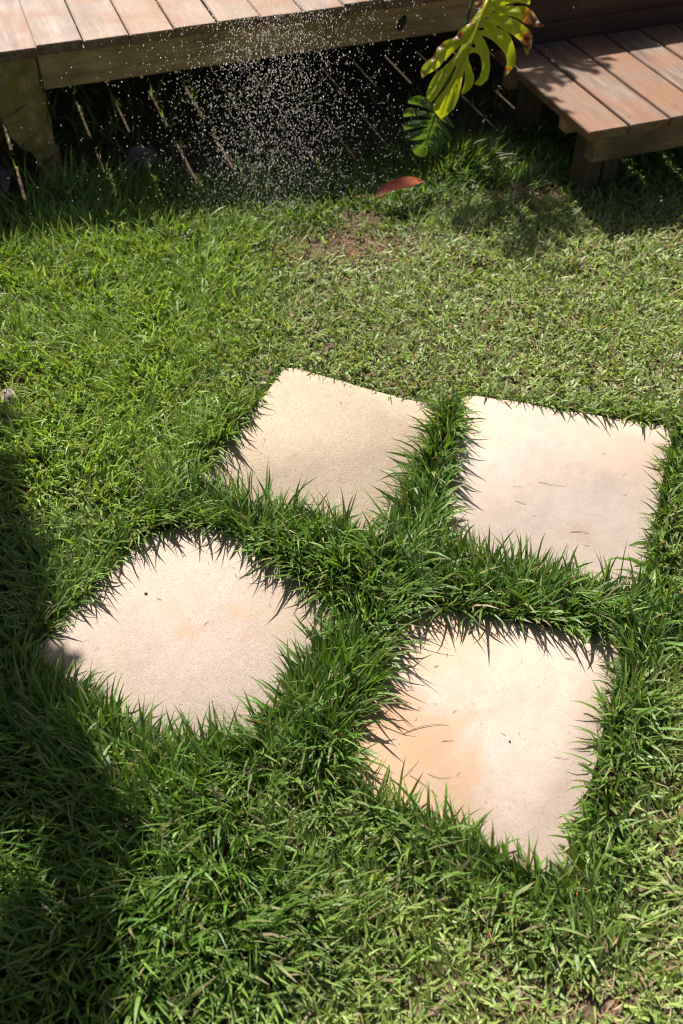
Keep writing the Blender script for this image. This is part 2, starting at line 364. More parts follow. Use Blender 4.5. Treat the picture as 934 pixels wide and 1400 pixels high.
def paver_fields(P):
    """distance outside the nearest slab, direction towards it, overhang weight, and the second nearest distance"""
    D, DIR, HG = [], [], []
    for k, q in POLY.items():
        nn = []; dd = []
        for i in range(len(q)):
            a, b = q[i], q[(i + 1) % len(q)]; e = b - a; nrm = np.array([-e[1], e[0]]); nrm /= np.linalg.norm(nrm)
            nn.append(nrm); dd.append((P - a) @ nrm)
        dd = np.stack(dd, 1); nn = np.array(nn); i = dd.argmax(1)
        pos = np.maximum(dd, 0); d = np.where(dd.max(1) < 0, dd.max(1), np.sqrt((np.sort(pos, 1)[:, -2:] ** 2).sum(1)))
        D.append(d); g = (pos[:, :, None] * nn[None]).sum(1); g = np.where(d[:, None] > 1e-4, g, nn[i])
        DIR.append(-g / (np.linalg.norm(g, axis=1, keepdims=True) + 1e-9)); HG.append(np.array(HANG[k])[i])
    D = np.stack(D, 1); o = D.argmin(1); r = np.arange(len(P))
    return D[r, o], np.stack(DIR, 1)[r, o], np.stack(HG, 1)[r, o], np.sort(D, 1)[:, 1]

BARE = [(*un(465, 335)[:2], .21, .105), (*un(5, 542)[:2], .11, .075), (*un(812, 1375)[:2], .04, .03), (*un(705, 268)[:2], .20, .07), (*un(75, 300)[:2], .10, .05), (*un(500, 300)[:2], .10, .05)]
def bare(P):
    b = np.zeros(len(P))
    for x, y, rx, ry in BARE:
        d = np.sqrt(((P[:, 0] - x) / rx) ** 2 + ((P[:, 1] - y) / ry) ** 2) + (N2(P[:, 0], P[:, 1], .03) - .5) * .7
        b = np.maximum(b, np.clip(1.35 - d, 0, 1))
    return b
def sample(n, x0, x1, y0, y1): return np.stack([rng.uniform(x0, x1, n), rng.uniform(y0, y1, n)], 1)
def inview(P, m=.22):
    hw = .343 * (P[:, 1] * .6914 + 1.156) + m                               # half width of the frame on the ground
    return (np.abs(P[:, 0]) < hw) & (P[:, 1] > .40 - m)

def zone(P):
    """height of the sward (m), greenness 0..1 and yellowness 0..1 from the place"""
    x, y = P[:, 0], P[:, 1]
    d, dirn, hg, d2 = paver_fields(P)
    off = P @ EY
    n = N1(x, y, .16); n2 = N3(x, y, .45)
    strip = np.clip(1.22 - d / .145, 0, 1) * np.clip(.25 + .85 * hg, 0, 1) * np.clip((1.98 - y) / .12, 0, 1)         # long growth round the slabs
    between = np.clip((.30 - (d + d2)) / .12, 0, 1) * np.clip((2.0 - y) / .22, 0, 1)
    lowleft = np.clip((.25 - x - .35 * (y - .5)) / .35, 0, 1) * np.clip((1.25 - y) / .25, 0, 1) * np.clip((y - .45) / .2 + np.clip(-x / .5, 0, 1), 0, 1)
    left = np.clip((-.18 - x + .12 * (y - 1.5)) / .3, 0, 1)
    deckg = np.clip((off - 2.35) / .3, 0, 1)
    h = .021 + .012 * n + left * .034 + deckg * .022
    h = np.maximum(h, .021 + .060 * strip + .02 * n * strip); h = np.maximum(h, .090 * between); h = np.maximum(h, .03 + lowleft * .055)
    dx_ = P @ EX; tuft = np.clip(1.3 - np.sqrt(((dx_ - .20) / .27) ** 2 + ((off - 3.0) / .15) ** 2), 0, 1) + np.clip(1.2 - np.sqrt(((dx_ - 1.42) / .18) ** 2 + ((off - 2.78) / .14) ** 2), 0, 1)
    h = np.maximum(h, .03 + .085 * np.clip(tuft, 0, 1)); h *= .8 + .4 * n2
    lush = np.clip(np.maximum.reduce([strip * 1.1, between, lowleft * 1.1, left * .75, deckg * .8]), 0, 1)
    yel = np.clip(left * np.clip((y - 1.2) / .5, 0, 1) * (.5 + .8 * n2) , 0, 1)
    return h, lush, yel, d, dirn, hg, off

def make_sward(name, n, region, nseg, keep, label, hmin=None, dens=None):
    P = sample(n, *region); P = P[keep(P)]
    h, lush, yel, d, dirn, hg, off = zone(P)
    ok = d > .002 + .004 * rng.random(len(P))
    ok &= rng.random(len(P)) > bare(P) * .9
    ok &= rng.random(len(P)) > np.clip((off - 2.78) / .25, 0, .97) * np.where((h > .075) & (off < 3.06), .45, 1)              # thins out in the dark below the deck
    ok &= (rng.random(len(P)) < (.8 + .2 * lush) * (.7 + .6 * N4(P[:, 0], P[:, 1], .05)))
    P, h, lush, yel, d, dirn, hg, off = (q[ok] for q in (P, h, lush, yel, d, dirn, hg, off)); n = len(P)
    L = h * rng.uniform(.6, 1.45, n) * np.where(rng.random(n) < .07, 1.25, 1)
    W = (.0050 + .0006 * lush) * np.clip(rng.normal(.95, .3, n), .4, 1.7)
    # lean: over the slab edge, plus a swirling nap
    nap = 2 * math.pi * (N2(P[:, 0], P[:, 1], .28) * 1.6 + .35 * N4(P[:, 0], P[:, 1], .06))
    v = np.stack([np.cos(nap), np.sin(nap)], 1) * (.15 + .45 * lush)[:, None]
    v += (dirn * (np.exp(-np.maximum(d - .012, 0) / .016) * 1.6 * hg)[:, None])
    v += rng.normal(0, .62, (n, 2))
    az = np.arctan2(v[:, 1], v[:, 0])
    edge = np.exp(-d / .022) * hg
    lean = rng.uniform(.05, .6, n) + .25 * edge + (1 - lush) * rng.uniform(.1, .95, n)
    bend = rng.uniform(.1, 1.05, n) * (.65 + .5 * lush) + .25 * edge + (rng.random(n) < .25) * rng.uniform(.4, 1.4, n)
    r = rng.random(n)[:, None]
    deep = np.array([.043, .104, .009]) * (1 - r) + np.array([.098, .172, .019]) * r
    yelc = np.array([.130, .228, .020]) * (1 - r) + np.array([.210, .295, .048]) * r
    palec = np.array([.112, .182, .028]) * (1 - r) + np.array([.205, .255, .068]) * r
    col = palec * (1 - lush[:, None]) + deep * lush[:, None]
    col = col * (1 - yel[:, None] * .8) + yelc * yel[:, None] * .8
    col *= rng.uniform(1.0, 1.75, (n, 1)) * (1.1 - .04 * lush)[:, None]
    dry = rng.random(n) < .02 + .035 * (1 - lush)
    col[dry] = np.array([.27, .21, .11]) * rng.uniform(.6, 1.15, (dry.sum(), 1))
    tip = col * 1.05; bt = rng.random(n) < .16; tip[bt] = np.array([.26, .20, .09])
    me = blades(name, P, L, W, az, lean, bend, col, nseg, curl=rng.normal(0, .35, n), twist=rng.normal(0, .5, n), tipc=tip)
    o = link(name, me); tag(o, label, 'grass', kind='stuff'); return o, n

counts = {}
REG = (-1.75, 1.75, .18, 3.75)
o, counts['sward'] = make_sward('lawn_grass', 290000, REG, 4, lambda P: inview(P), 'green lawn grass growing around the paving slabs')
o, counts['outer'] = make_sward('outer_lawn_grass', 160000, (-3.2, 3.4, -1.2, 3.4), 2, lambda P: ~inview(P), 'lawn grass continuing beyond the edge of the picture')
def fringe(name, per_m, label):
    PP = []
    for k, q in POLY.items():
        for i in range(len(q)):
            a, b = q[i], q[(i + 1) % len(q)]; e = b - a; Lg = np.linalg.norm(e); nr = np.array([-e[1], e[0]]) / Lg; m = int(per_m * Lg * (.5 + HANG[k][i]))
            PP.append(a + e * rng.uniform(-.02, 1.02, (m, 1)) + nr * (.003 + np.abs(rng.normal(0, .012, (m, 1)))))
    P = np.concatenate(PP); h, lush, yel, d, dirn, hg, off = zone(P); ok = d > .002; P, h, lush, d, dirn, hg = (q[ok] for q in (P, h, lush, d, dirn, hg)); n = len(P)
    L = np.maximum(h, .03) * rng.uniform(.30, .85, n); v = dirn * (.9 * hg)[:, None] + rng.normal(0, .75, (n, 2)); r = rng.random((n, 1))
    col = (np.array([.048, .105, .010]) * (1 - r) + np.array([.105, .172, .024]) * r) * rng.uniform(.9, 1.5, (n, 1)); dry = rng.random(n) < .06; col[dry] = (.25, .19, .09)
    me = blades(name, P, L, .0046 * rng.uniform(.6, 1.2, n), np.arctan2(v[:, 1], v[:, 0]), rng.uniform(.05, .5, n), rng.uniform(.1, 1.1, n), col, 4, curl=rng.normal(0, .4, n), twist=rng.normal(0, .5, n))
    return tag(link(name, me), label, 'grass', kind='stuff')
fringe('edge_grass', 800, 'upright grass blades fringing the edges of the paving slabs')

# dry litter: clippings and thatch lying between the blades
def litter(name, n, label):
    P = sample(n, *REG); P = P[inview(P)]
    h, lush, yel, d, dirn, hg, off = zone(P); b = bare(P)
    ok = (d > .004) & (rng.random(len(P)) < .001 + np.clip(.20 * (1 - lush) + b * 1.3 + .05, 0, 1)) & (rng.random(len(P)) > np.clip((off - 2.95) / .1, 0, .8))
    P, h, b = P[ok], h[ok], b[ok]; n = len(P)
    L = rng.uniform(.010, .032, n); W = rng.uniform(.0012, .0034, n)
    r = rng.random((n, 1)); col = np.array([.20, .125, .065]) * (1 - r) + np.array([.40, .31, .19]) * r
    col = col * (1 + .25 * b[:, None]); red = rng.random(n) < .12 + .35 * b; col[red] = np.array([.27, .115, .04]) * rng.uniform(.6, 1.4, (red.sum(), 1))
    me = blades(name, P, L, W, rng.uniform(0, 6.283, n), rng.uniform(1.15, 1.75, n), rng.normal(0, .4, n), col, 2,
                z0=rng.random(n) * h * .5 * (1 - b) + .005, curl=rng.normal(0, .5, n), twist=rng.normal(0, .6, n), mat=M_DRY, blunt=.5)
    return tag(link(name, me), label, 'litter', kind='stuff')
litter('dry_thatch', 110000, 'straw coloured dry thatch and clippings between the grass')

# ------------------------------------------------------------------ monstera in a pot on the deck; one leaf hangs into view
PX = lambda x, y: (540 + x / 4.245, y / 4.245)
from mathutils.geometry import delaunay_2d_cdt
def in_poly(P, q):
    x, y = P[:, 0], P[:, 1]; c = np.zeros(len(P), bool)
    for (x1, y1), (x2, y2) in zip(q, np.roll(q, -1, 0)):
        k = ((y1 > y) != (y2 > y)) & (x < (x2 - x1) * (y - y1) / (y2 - y1 + 1e-12) + x1); c ^= k
    return c
def seg_dist(P, pts):
    d = np.full(len(P), 1e9)
    for a, b in zip(pts[:-1], pts[1:]):
        e = b - a; t = np.clip(((P - a) @ e) / (e @ e + 1e-9), 0, 1); d = np.minimum(d, np.linalg.norm(P - a - t[:, None] * e, axis=1))
    return d
def leaf_mesh(name, outline, holes, mid, veins, q, n, cup, fold, droop, c_blade, c_vein, brown=(), step_px=13):
    """a split leaf: its outline lies on a tilted plane, then folds along the midrib and droops towards the lobe ends"""
    n = np.array(n, float); n /= np.linalg.norm(n); q = np.array(q, float)
    def onp(p):
        u, v = PX(*p); r = ray(u, v); return CP + r * (((q - CP) @ n) / (r @ n))
    def dense(pts, m):
        pts = np.array(pts, float); o_ = []
        for i in range(len(pts)):                                          # Catmull-Rom round the outline
            p0, p1, p2, p3 = (pts[(i + k) % len(pts)] for k in (-1, 0, 1, 2)); k = max(2, int(np.linalg.norm(p2 - p1) / m))
            for t in np.arange(k) / k:
                cr = .5 * (2 * p1 + (p2 - p0) * t + (2 * p0 - 5 * p1 + 4 * p2 - p3) * t * t + (3 * p1 - p0 - 3 * p2 + p3) * t ** 3); o_.append(.45 * cr + .55 * (p1 + (p2 - p1) * t))
        return np.array(o_)
    out = dense(outline, 14) + rng.normal(0, .8, (1, 2)); hl_ = [np.array([(x + rx * math.cos(a), y + ry * math.sin(a)) for a in np.arange(8) * math.pi / 4]) for x, y, rx, ry in holes]
    lo, hi = out.min(0), out.max(0); gx, gy = np.meshgrid(np.arange(lo[0], hi[0], step_px), np.arange(lo[1], hi[1], step_px)); G = np.stack([gx.ravel(), gy.ravel()], 1) + rng.normal(0, 2, (gx.size, 2))
    ring = np.vstack([out, out[:1]]); G = G[in_poly(G, out) & (seg_dist(G, ring) > 5)]
    for h in hl_: G = G[~in_poly(G, h)]
    pts, ed = [*map(tuple, out)], [(i, (i + 1) % len(out)) for i in range(len(out))]
    for h in hl_: b0 = len(pts); pts += [*map(tuple, h)]; ed += [(b0 + i, b0 + (i + 1) % 8) for i in range(8)]
    pts += [*map(tuple, G)]
    vv, _, ff, *_r = delaunay_2d_cdt([Vector(p) for p in pts], ed, [], 0, 1e-4)
    P2 = np.array([(v.x, v.y) for v in vv]); T = np.array([list(f) for f in ff]); cen = P2[T].mean(1); ok = in_poly(cen, out)
    for h in hl_: ok &= ~in_poly(cen, h)
    T = T[ok]
    o = onp(mid[0]); tip = onp(mid[-1]); ax = (tip - o) / np.linalg.norm(tip - o); sd = np.cross(n, ax)
    mpx = np.array(mid, float); dm = seg_dist(P2, mpx); edge = seg_dist(P2, ring)
    vd = np.minimum.reduce([seg_dist(P2, bez(*v, 8)) for v in veins] + [dm])
    W3 = np.array([onp(p) for p in P2]) - o; a = W3 @ ax; k = np.linalg.norm(onp((mid[0][0] + 100, mid[0][1])) - o) / 100
    dmm = dm * k
    V = W3 + n * (fold * dmm - cup * dmm ** 2 - droop * a * a + .006 * np.exp(-vd / 12) + .004 * np.sin(P2[:, 0] * .035 + P2[:, 1] * .02))[:, None]
    C = np.array(c_blade) * (1 + .25 * (N1(P2[:, 0], P2[:, 1], 60) - .5))[:, None]
    C = C * (1 - .7 * np.exp(-vd / 5))[:, None] + np.array(c_vein) * (.7 * np.exp(-vd / 5))[:, None]
    yl = np.exp(-edge / 14)[:, None] * .5; C = C * (1 - yl) + np.array(c_vein) * 1.1 * yl
    for x, y, r in brown:
        d = np.hypot(P2[:, 0] - x, P2[:, 1] - y) / r + (N2(P2[:, 0], P2[:, 1], 22) - .5) * .7
        w1 = np.clip((1.25 - d) * 5, 0, 1)[:, None]; C = C * (1 - w1) + np.array([.42, .20, .02]) * w1
        w2 = np.clip((1.0 - d) * 5, 0, 1)[:, None]; C = C * (1 - w2) + np.array([.12, .04, .012]) * w2
        w3 = np.clip((.62 - d) * 5, 0, 1)[:, None] * (np.exp(-edge / 12)[:, None]); C = C * (1 - w3) + np.array([.33, .25, .19]) * w3
        V -= n * (np.clip(1.0 - d, 0, 1) * .012)[:, None]
    me = np_mesh(name, V, T.ravel(), np.arange(len(T)) * 3, C); me.materials.append(M_LEAF)
    mp = []
    for p in mid:
        w = onp(p) - o; mp.append(w + n * (.0075 - droop * (w @ ax) ** 2))
    mm = tube_mesh(name + '_midrib', mp, list(np.linspace(.0042, .0012, len(mp))), 6, np.tile(c_vein, (len(mp) * 6, 1))); mm.materials.append(M_LEAF)
    return me, mm, o
def off_point(u, v, off):
    r = ray(u, v); return CP + r * (off / (r[:2] @ EY))
OUT1 = [(545, -30), (640, -32), (740, -26), (785, 5), (780, 28), (700, 20), (640, 26), (645, 34), (700, 40), (755, 42), (800, 52), (830, 85), (842, 116), (872, 128), (850, 146), (800, 140), (745, 125), (700, 108), (648, 92),
        (645, 100), (700, 118), (755, 145), (785, 165), (800, 200), (798, 250), (772, 312), (750, 275), (735, 235), (700, 212), (650, 190), (598, 150), (590, 158), (640, 182), (672, 215), (695, 265), (705, 320), (695, 375), (660, 415), (635, 437),
        (640, 400), (652, 355), (640, 315), (600, 270), (560, 230), (512, 206), (508, 214), (528, 242), (545, 290), (550, 340), (552, 400), (540, 455), (505, 492), (475, 493), (463, 480), (490, 450), (505, 400), (500, 340), (485, 310), (458, 300), (430, 316), (428, 345),
        (445, 390), (460, 440), (458, 480), (435, 515), (395, 540), (385, 530), (400, 490), (408, 440), (404, 402), (396, 432), (385, 490), (370, 560), (340, 620), (300, 652), (265, 668), (225, 628), (220, 600), (245, 560), (290, 510), (330, 450), (358, 380),
        (350, 380), (318, 428), (278, 498), (240, 552), (205, 582), (182, 550), (195, 490), (235, 420), (280, 385), (340, 330), (388, 264), (380, 262), (338, 298), (290, 345), (240, 395), (190, 425), (158, 440), (150, 405), (165, 370), (215, 330), (240, 300), (245, 270),
        (300, 235), (345, 215), (370, 180), (430, 135), (468, 88), (495, 45), (465, 48), (450, 25), (475, 5), (515, 0)]
HOLES = [(456, 266, 13, 11), (500, 172, 19, 8), (532, 113, 15, 7), (575, 76, 10, 5)]
MID = [(548, -20), (512, 70), (485, 140), (455, 225), (420, 305), (372, 400), (318, 520), (268, 655)]
VEINS = [((535, 20), (640, 0), (770, 5)), ((520, 60), (680, 65), (850, 128)), ((505, 95), (680, 130), (785, 250)), ((490, 135), (650, 210), (660, 400)), ((465, 195), (540, 300), (500, 480)), ((425, 300), (440, 400), (420, 520)),
         ((490, 110), (360, 230), (165, 425)), ((450, 240), (320, 370), (200, 565)), ((420, 300), (320, 460), (250, 620)), ((400, 350), (370, 500), (320, 630))]
BROWN = [(812, 95, 62), (790, 235, 62), (655, 420, 38), (160, 432, 24), (352, 200, 34), (255, 262, 30), (478, 20, 36), (215, 325, 24), (430, 128, 20)]
LN = (-.10, -.74, .66)
big, bigm, big_o = leaf_mesh('monstera_blade', OUT1, HOLES, MID, VEINS, off_point(640, 70, 2.60), LN, 2.0, .22, .25, (.32, .41, .010), (.46, .48, .03), BROWN)
OUT2 = [(245, 655), (290, 665), (320, 700), (343, 745), (310, 727), (262, 692), (258, 700), (300, 745), (322, 808), (290, 780), (245, 728), (240, 736), (275, 775), (290, 820), (275, 845), (250, 812), (222, 772), (216, 780), (245, 830), (255, 870), (225, 905), (205, 880), (198, 828),
        (192, 830), (190, 870), (180, 905), (150, 910), (115, 895), (97, 868), (97, 850), (130, 838), (176, 815), (172, 808), (120, 815), (75, 815), (64, 790), (110, 768), (192, 740), (188, 733), (120, 742), (55, 755), (45, 720), (100, 698), (208, 698), (205, 690), (130, 668), (50, 680), (52, 640), (90, 626), (222, 660), (216, 650),
        (140, 612), (75, 600), (85, 570), (140, 555), (200, 575), (232, 622)]
SM = [(242, 650), (228, 690), (212, 735), (196, 785), (182, 840), (168, 900)]
SV = [((235, 665), (160, 590), (80, 585)), ((222, 695), (130, 650), (52, 660)), ((210, 730), (120, 715), (50, 738)), ((195, 775), (120, 785), (70, 803)), ((185, 815), (140, 845), (105, 875)), ((240, 665), (300, 680), (340, 740)), ((225, 700), (290, 740), (318, 800)), ((210, 745), (260, 780), (280, 840)), ((195, 800), (230, 840), (230, 895))]
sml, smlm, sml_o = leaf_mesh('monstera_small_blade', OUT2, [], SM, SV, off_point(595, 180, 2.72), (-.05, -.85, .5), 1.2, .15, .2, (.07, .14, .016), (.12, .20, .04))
plant = empty('monstera_plant', dk(1.45, 3.80, DZ))
tag(plant, 'monstera with a yellowing split leaf, brown at the edges, hanging over the deck edge', 'plant')
PO = np.array(plant.location)
def petiole(a, b, lift, parent):
    a = np.array(a) - PO; b = np.array(b) - PO; c = (a + b) / 2 + np.array([0, 0, lift]); pts = bez(a, c, b, 12)
    me = tube_mesh('petiole', pts, list(np.linspace(.010, .005, 12)), 8, np.tile((.09, .14, .03), (96, 1))); me.materials.append(M_LEAF); return link('petiole', me, parent)
lf = link('leaf', big, plant, loc=Vector(big_o - PO)); lf['label'] = 'large yellow-green split leaf with brown scorched tips'; link('midrib', bigm, lf)
ls = link('leaf', sml, plant, loc=Vector(sml_o - PO)); ls['label'] = 'small dark green split leaf in the shade'; link('midrib', smlm, ls)
crown = PO + np.array([0, 0, .30])
petiole(crown, big_o, .30, plant)
kp = off_point(662, -70, 2.95)
pts = bez(sml_o, off_point(632, 70, 2.74), kp, 12) - PO; me = tube_mesh('petiole', pts, .005, 8, np.tile((.07, .12, .03), (96, 1))); me.materials.append(M_LEAF); link('petiole', me, plant)
petiole(crown, kp, .22, plant)
def hang_shade_leaf(pos, rz, rx, sc):  # unseen upper leaves, added to cast shade on the lawn and step
    o = link('leaf', big, plant, loc=Vector(np.array(pos) - PO)); o.rotation_euler = (rx, 0, rz); o.scale = (sc,) * 3; link('midrib', bigm, o)
    petiole(crown + rng.normal(0, .02, 3), np.array(pos), .2, plant)
for x, y, z, rz, rx, sc in ((1.54, 4.14, 1.75, 0, -.6, 1.25), (1.52, 4.0, 1.75, .3, -.6, 1.1), (1.66, 4.30, 1.8, .1, -.6, 1.1), (1.84, 4.36, 1.8, .2, -.55, 1.2), (1.7, 4.4, 1.2, 2.5, -.5, 1.2), (1.1, 4.1, 1.05, -2.2, -.5, 1.1)):
    hang_shade_leaf(dk(x, y, z), rz, rx, sc)
mpot, nt, bs, _ = newmat('terracotta'); bs.inputs['Base Color'].default_value = (.28, .12, .06, 1); bs.inputs['Roughness'].default_value = .8
prof = [(.0, .004), (.105, .004), (.115, .01), (.145, .24), (.158, .245), (.160, .285), (.148, .288), (.140, .25), (0, .245)]
Vp, Lp, Sp = [], [], []
for r, z in prof:
    for k in range(28): Vp.append((r * math.cos(k * 2 * math.pi / 28), r * math.sin(k * 2 * math.pi / 28), z))
for i in range(len(prof) - 1):
    for k in range(28): Sp.append(len(Lp)); k2 = (k + 1) % 28; Lp += [i * 28 + k, i * 28 + k2, (i + 1) * 28 + k2, (i + 1) * 28 + k]
pot = link('plant_pot', np_mesh('plant_pot', np.array(Vp), Lp, Sp), plant, mpot)

# ------------------------------------------------------------------ unseen tree added left of the frame, crown shaped to shade the lower left lawn
EDGE = np.array([(-1.02, 2.3), (-.80, 1.74), (-.62, 1.34), (-.57, 1.12), (-.47, .93), (-.34, .68), (-.31, .47), (-.36, .15), (-.45, -.1)])[::-1]
def shade_ok(g):
    e = np.interp(g[:, 1], EDGE[:, 1], EDGE[:, 0]) + (N3(g[:, 0], g[:, 1], .07) - .5) * .06
    lit = ((g[:, 0] + .55) / .13) ** 2 + ((g[:, 1] - .60) / .085) ** 2 < 1
    return (g[:, 0] < e) & ~lit & (((g[:, 0] + 1.0) / .95) ** 2 + ((g[:, 1] - 1.05) / 1.35) ** 2 < 1)
G = sample(17000, -2.0, -.1, -.3, 2.4); G = G[shade_ok(G)]; nl = len(G)
hh = 1.7 + .55 * rng.random(nl)
Pl = np.stack([G[:, 0] - SH[0] * hh, G[:, 1] - SH[1] * hh, hh], 1)
tx = np.array([.0, .5, 1.0]); LV = np.zeros((nl, 6, 3))
az = rng.uniform(0, 6.283, nl); tl = rng.normal(-.3, .4, nl); ln = rng.uniform(.05, .085, nl); wd = ln * .26
ax = np.stack([np.cos(az) * np.cos(tl), np.sin(az) * np.cos(tl), np.sin(tl)], 1); sd = np.stack([-np.sin(az), np.cos(az), rng.normal(0, .3, nl)], 1)
for j, (a, b) in enumerate(((0, 0), (.3, -1), (.7, -.8), (1, 0), (.7, .8), (.3, 1))): LV[:, j] = Pl + ax * (a * ln)[:, None] + sd * (b * wd)[:, None]
lc = np.array([.05, .10, .018]) * rng.uniform(.6, 1.3, (nl, 1))
tree = empty('added_shade_tree', (-2.02, 2.05, 0)); tag(tree, 'unseen leafy tree added beyond the left edge to shade the lower left grass', 'tree')
cme = np_mesh('crown', LV.reshape(-1, 3) - np.array([-2.02, 2.05, 0]), np.arange(nl * 6), np.arange(nl) * 6, np.repeat(lc, 6, 0)); cme.materials.append(M_TREE)
cr = link('crown', cme, tree); cr['kind'] = 'stuff'
mbark = wood_material('bark', [(.05, .04, .03), (.10, .08, .06), (.16, .13, .10), (.1, .08, .06), (.06, .05, .04)], grain_axis='Z')
link('trunk', tube_mesh('trunk', [(0, 0, -.05), (.02, .01, .5), (-.02, .02, 1.1), (0, 0, 1.7), (.03, 0, 2.3)], [.085, .07, .06, .05, .02], 12), tree, mbark)
for k in range(9):
    i = rng.integers(nl); e = Pl[i] - np.array([-2.02, 2.05, 0]); s0 = np.array([0, 0, 1.3 + .1 * k * .8])
    link('limb', tube_mesh('limb', bez(s0, (s0 + e) / 2 + np.array([0, 0, .12]), e, 8), list(np.linspace(.024, .006, 8)), 7), tree, mbark)

# ------------------------------------------------------------------ small things on the ground
def dry_leaf(name, a, b, width, curl, cols, label, lift=.0, tw=0.):
    a = np.array(a, float); b = np.array(b, float); m = (a + b) / 2; Ln = np.linalg.norm(b - a); ax = (b - a) / Ln
    sd = np.cross([0, 0, 1.], ax); sd /= np.linalg.norm(sd); up = np.cross(ax, sd); nu, nv = 14, 7; V, C, L, S = [], [], [], []
    for i in range(nu):
        t = i / (nu - 1); w = width * (math.sin(math.pi * min(1, .04 + t * .95)) ** .7) * .5
        for j in range(nv):
            s = j / (nv - 1) * 2 - 1; q = tw * (t - .5)
            y = w * math.sin(s * curl) / curl * 1.0; z = w * (1 - math.cos(s * curl)) / curl + .012 * math.sin(t * 3.1) * 1.2 + .004 * math.sin(9 * t + s)
            V.append((t - .5) * Ln * ax + sd * (y * math.cos(q) - z * math.sin(q)) + up * (y * math.sin(q) + z * math.cos(q)))
            k = np.interp(t + .12 * s, np.linspace(0, 1, len(cols)), range(len(cols))); i0 = min(int(k), len(cols) - 2); f = k - i0
            C.append((np.array(cols[i0]) * (1 - f) + np.array(cols[i0 + 1]) * f) * rng.uniform(.85, 1.15))
    for i in range(nu - 1):
        for j in range(nv - 1): S.append(len(L)); q = i * nv + j; L += [q, q + 1, q + nv + 1, q + nv]
    me = np_mesh(name, np.array(V), L, S, np.array(C)); me.materials.append(M_FALL)
    md = link(name, me, loc=Vector(m + np.array([0, 0, lift])))
    return tag(md, label, 'leaf')
dry_leaf('fallen_leaf', un(512, 268, .055), un(587, 250, .065), .066, .6, [(.14, .07, .03), (.045, .008, .005), (.050, .008, .005), (.07, .012, .006), (.25, .085, .04), (.22, .045, .012)], 'reddish brown dry leaf lying at the shade edge below the deck', tw=-.5)
dry_leaf('fallen_leaf', un(8, 262, .02), un(14, 232, .02), .05, 1.0, [(.36, .28, .24)] * 3, 'pale grey dry leaf under the deck beside the mossy post')
def rock(name, loc, s, seed, mat, label, cat='stone'):
    bm = bmesh.new(); bmesh.ops.create_icosphere(bm, subdivisions=3, radius=1); nz = Noise(seed)
    for v in bm.verts:
        k = .55 + .9 * nz(v.co.x + v.co.z * .6, v.co.y - v.co.z * .4, .6); v.co = Vector((v.co.x * s[0] * k, v.co.y * s[1] * k, v.co.z * s[2] * k))
    for f in bm.faces: f.smooth = True
    me = bpy.data.meshes.new(name); bm.to_mesh(me); bm.free(); return tag(link(name, me, mat=mat, loc=loc), label, cat)
def stone_mat(name, c):
    m, nt, bs, _ = newmat(name); tc = nd(nt, 'ShaderNodeTexCoord').outputs['Object']
    nt.links.new(mixc(nt, noise(nt, tc, 40, 5), tuple(v * .6 for v in c), c), bs.inputs['Base Color']); bs.inputs['Roughness'].default_value = .9
    bump(nt, bs, noise(nt, tc, 60, 5), .6, .004); return m
M_ST = stone_mat('pinkish_stone', (.24, .17, .14)); M_PB = stone_mat('dark_pebble', (.06, .055, .05))
p = un(192, 228); rock('stone', (p[0], p[1], .02), (.05, .03, .045), 5, M_ST, 'pinkish stone lying in the dark under the deck')
p = un(14, 548); rock('stone', (p[0], p[1], .008), (.030, .022, .014), 8, M_ST, 'small pinkish stone in the bare patch at the left edge')
p = un(200, 812, PZ); rock('pebble', (p[0], p[1], PZ + .002), (.003, .002, .0016), 9, M_PB, 'tiny dark pebble on the diagonal rough slab', 'pebble')
p = un(697, 1014, PZ); rock('pebble', (p[0], p[1], PZ + .002), (.0017, .0015, .0013), 12, M_PB, 'tiny dark pebble in the middle of the orange stained slab', 'pebble')
mtw, nt, bs, _ = newmat('dry_stalk'); bs.inputs['Base Color'].default_value = (.13, .075, .04, 1); bs.inputs['Roughness'].default_value = .8
mtp, nt, bs, _ = newmat('pale_stalk'); bs.inputs['Base Color'].default_value = (.26, .19, .10, 1); bs.inputs['Roughness'].default_value = .8
TW = [([(553, 1003), (582, 988), (614, 992)], .0013, 0, 'long curved brown stalk left of centre on the orange stained slab'),
      ([(604, 1014), (612, 1012), (620, 1013)], .0011, 0, 'short brown stalk just below the long curved one on the stained slab'),
      ([(549, 1066), (560, 1055), (573, 1040)], .0010, 0, 'straight slanted stalk at the lower left of the stained slab'),
      ([(560, 1060), (578, 1070), (599, 1090)], .0011, 0, 'stalk pointing into the grass at the stained slab lower edge'),
      ([(585, 1058), (600, 1066), (616, 1063)], .0010, 1, 'bent pale stalk near the lower left of the stained slab'),
      ([(773, 900), (779, 901), (785, 902)], .0019, 0, 'short thick dark stalk near the upper right of the stained slab'),
      ([(594, 912), (597, 911), (600, 910)], .0014, 0, 'tiny dark stalk near the upper left of the stained slab'),
      ([(757, 1035), (768, 1037), (778, 1038)], .0008, 1, 'faint pale stalk near the right edge of the stained slab'),
      ([(737, 659), (755, 665), (773, 665)], .0009, 0, 'thin brown stalk in the middle of the pale right slab'),
      ([(705, 685), (712, 688), (720, 690)], .0012, 1, 'short olive stalk left of centre on the pale right slab'),
      ([(779, 728), (793, 726), (807, 730)], .0012, 0, 'dark stalk on the grey smudge of the pale right slab'),
      ([(418, 872), (430, 868), (440, 864)], .0016, 0, 'reddish dry stalk at the right corner of the diagonal slab')]
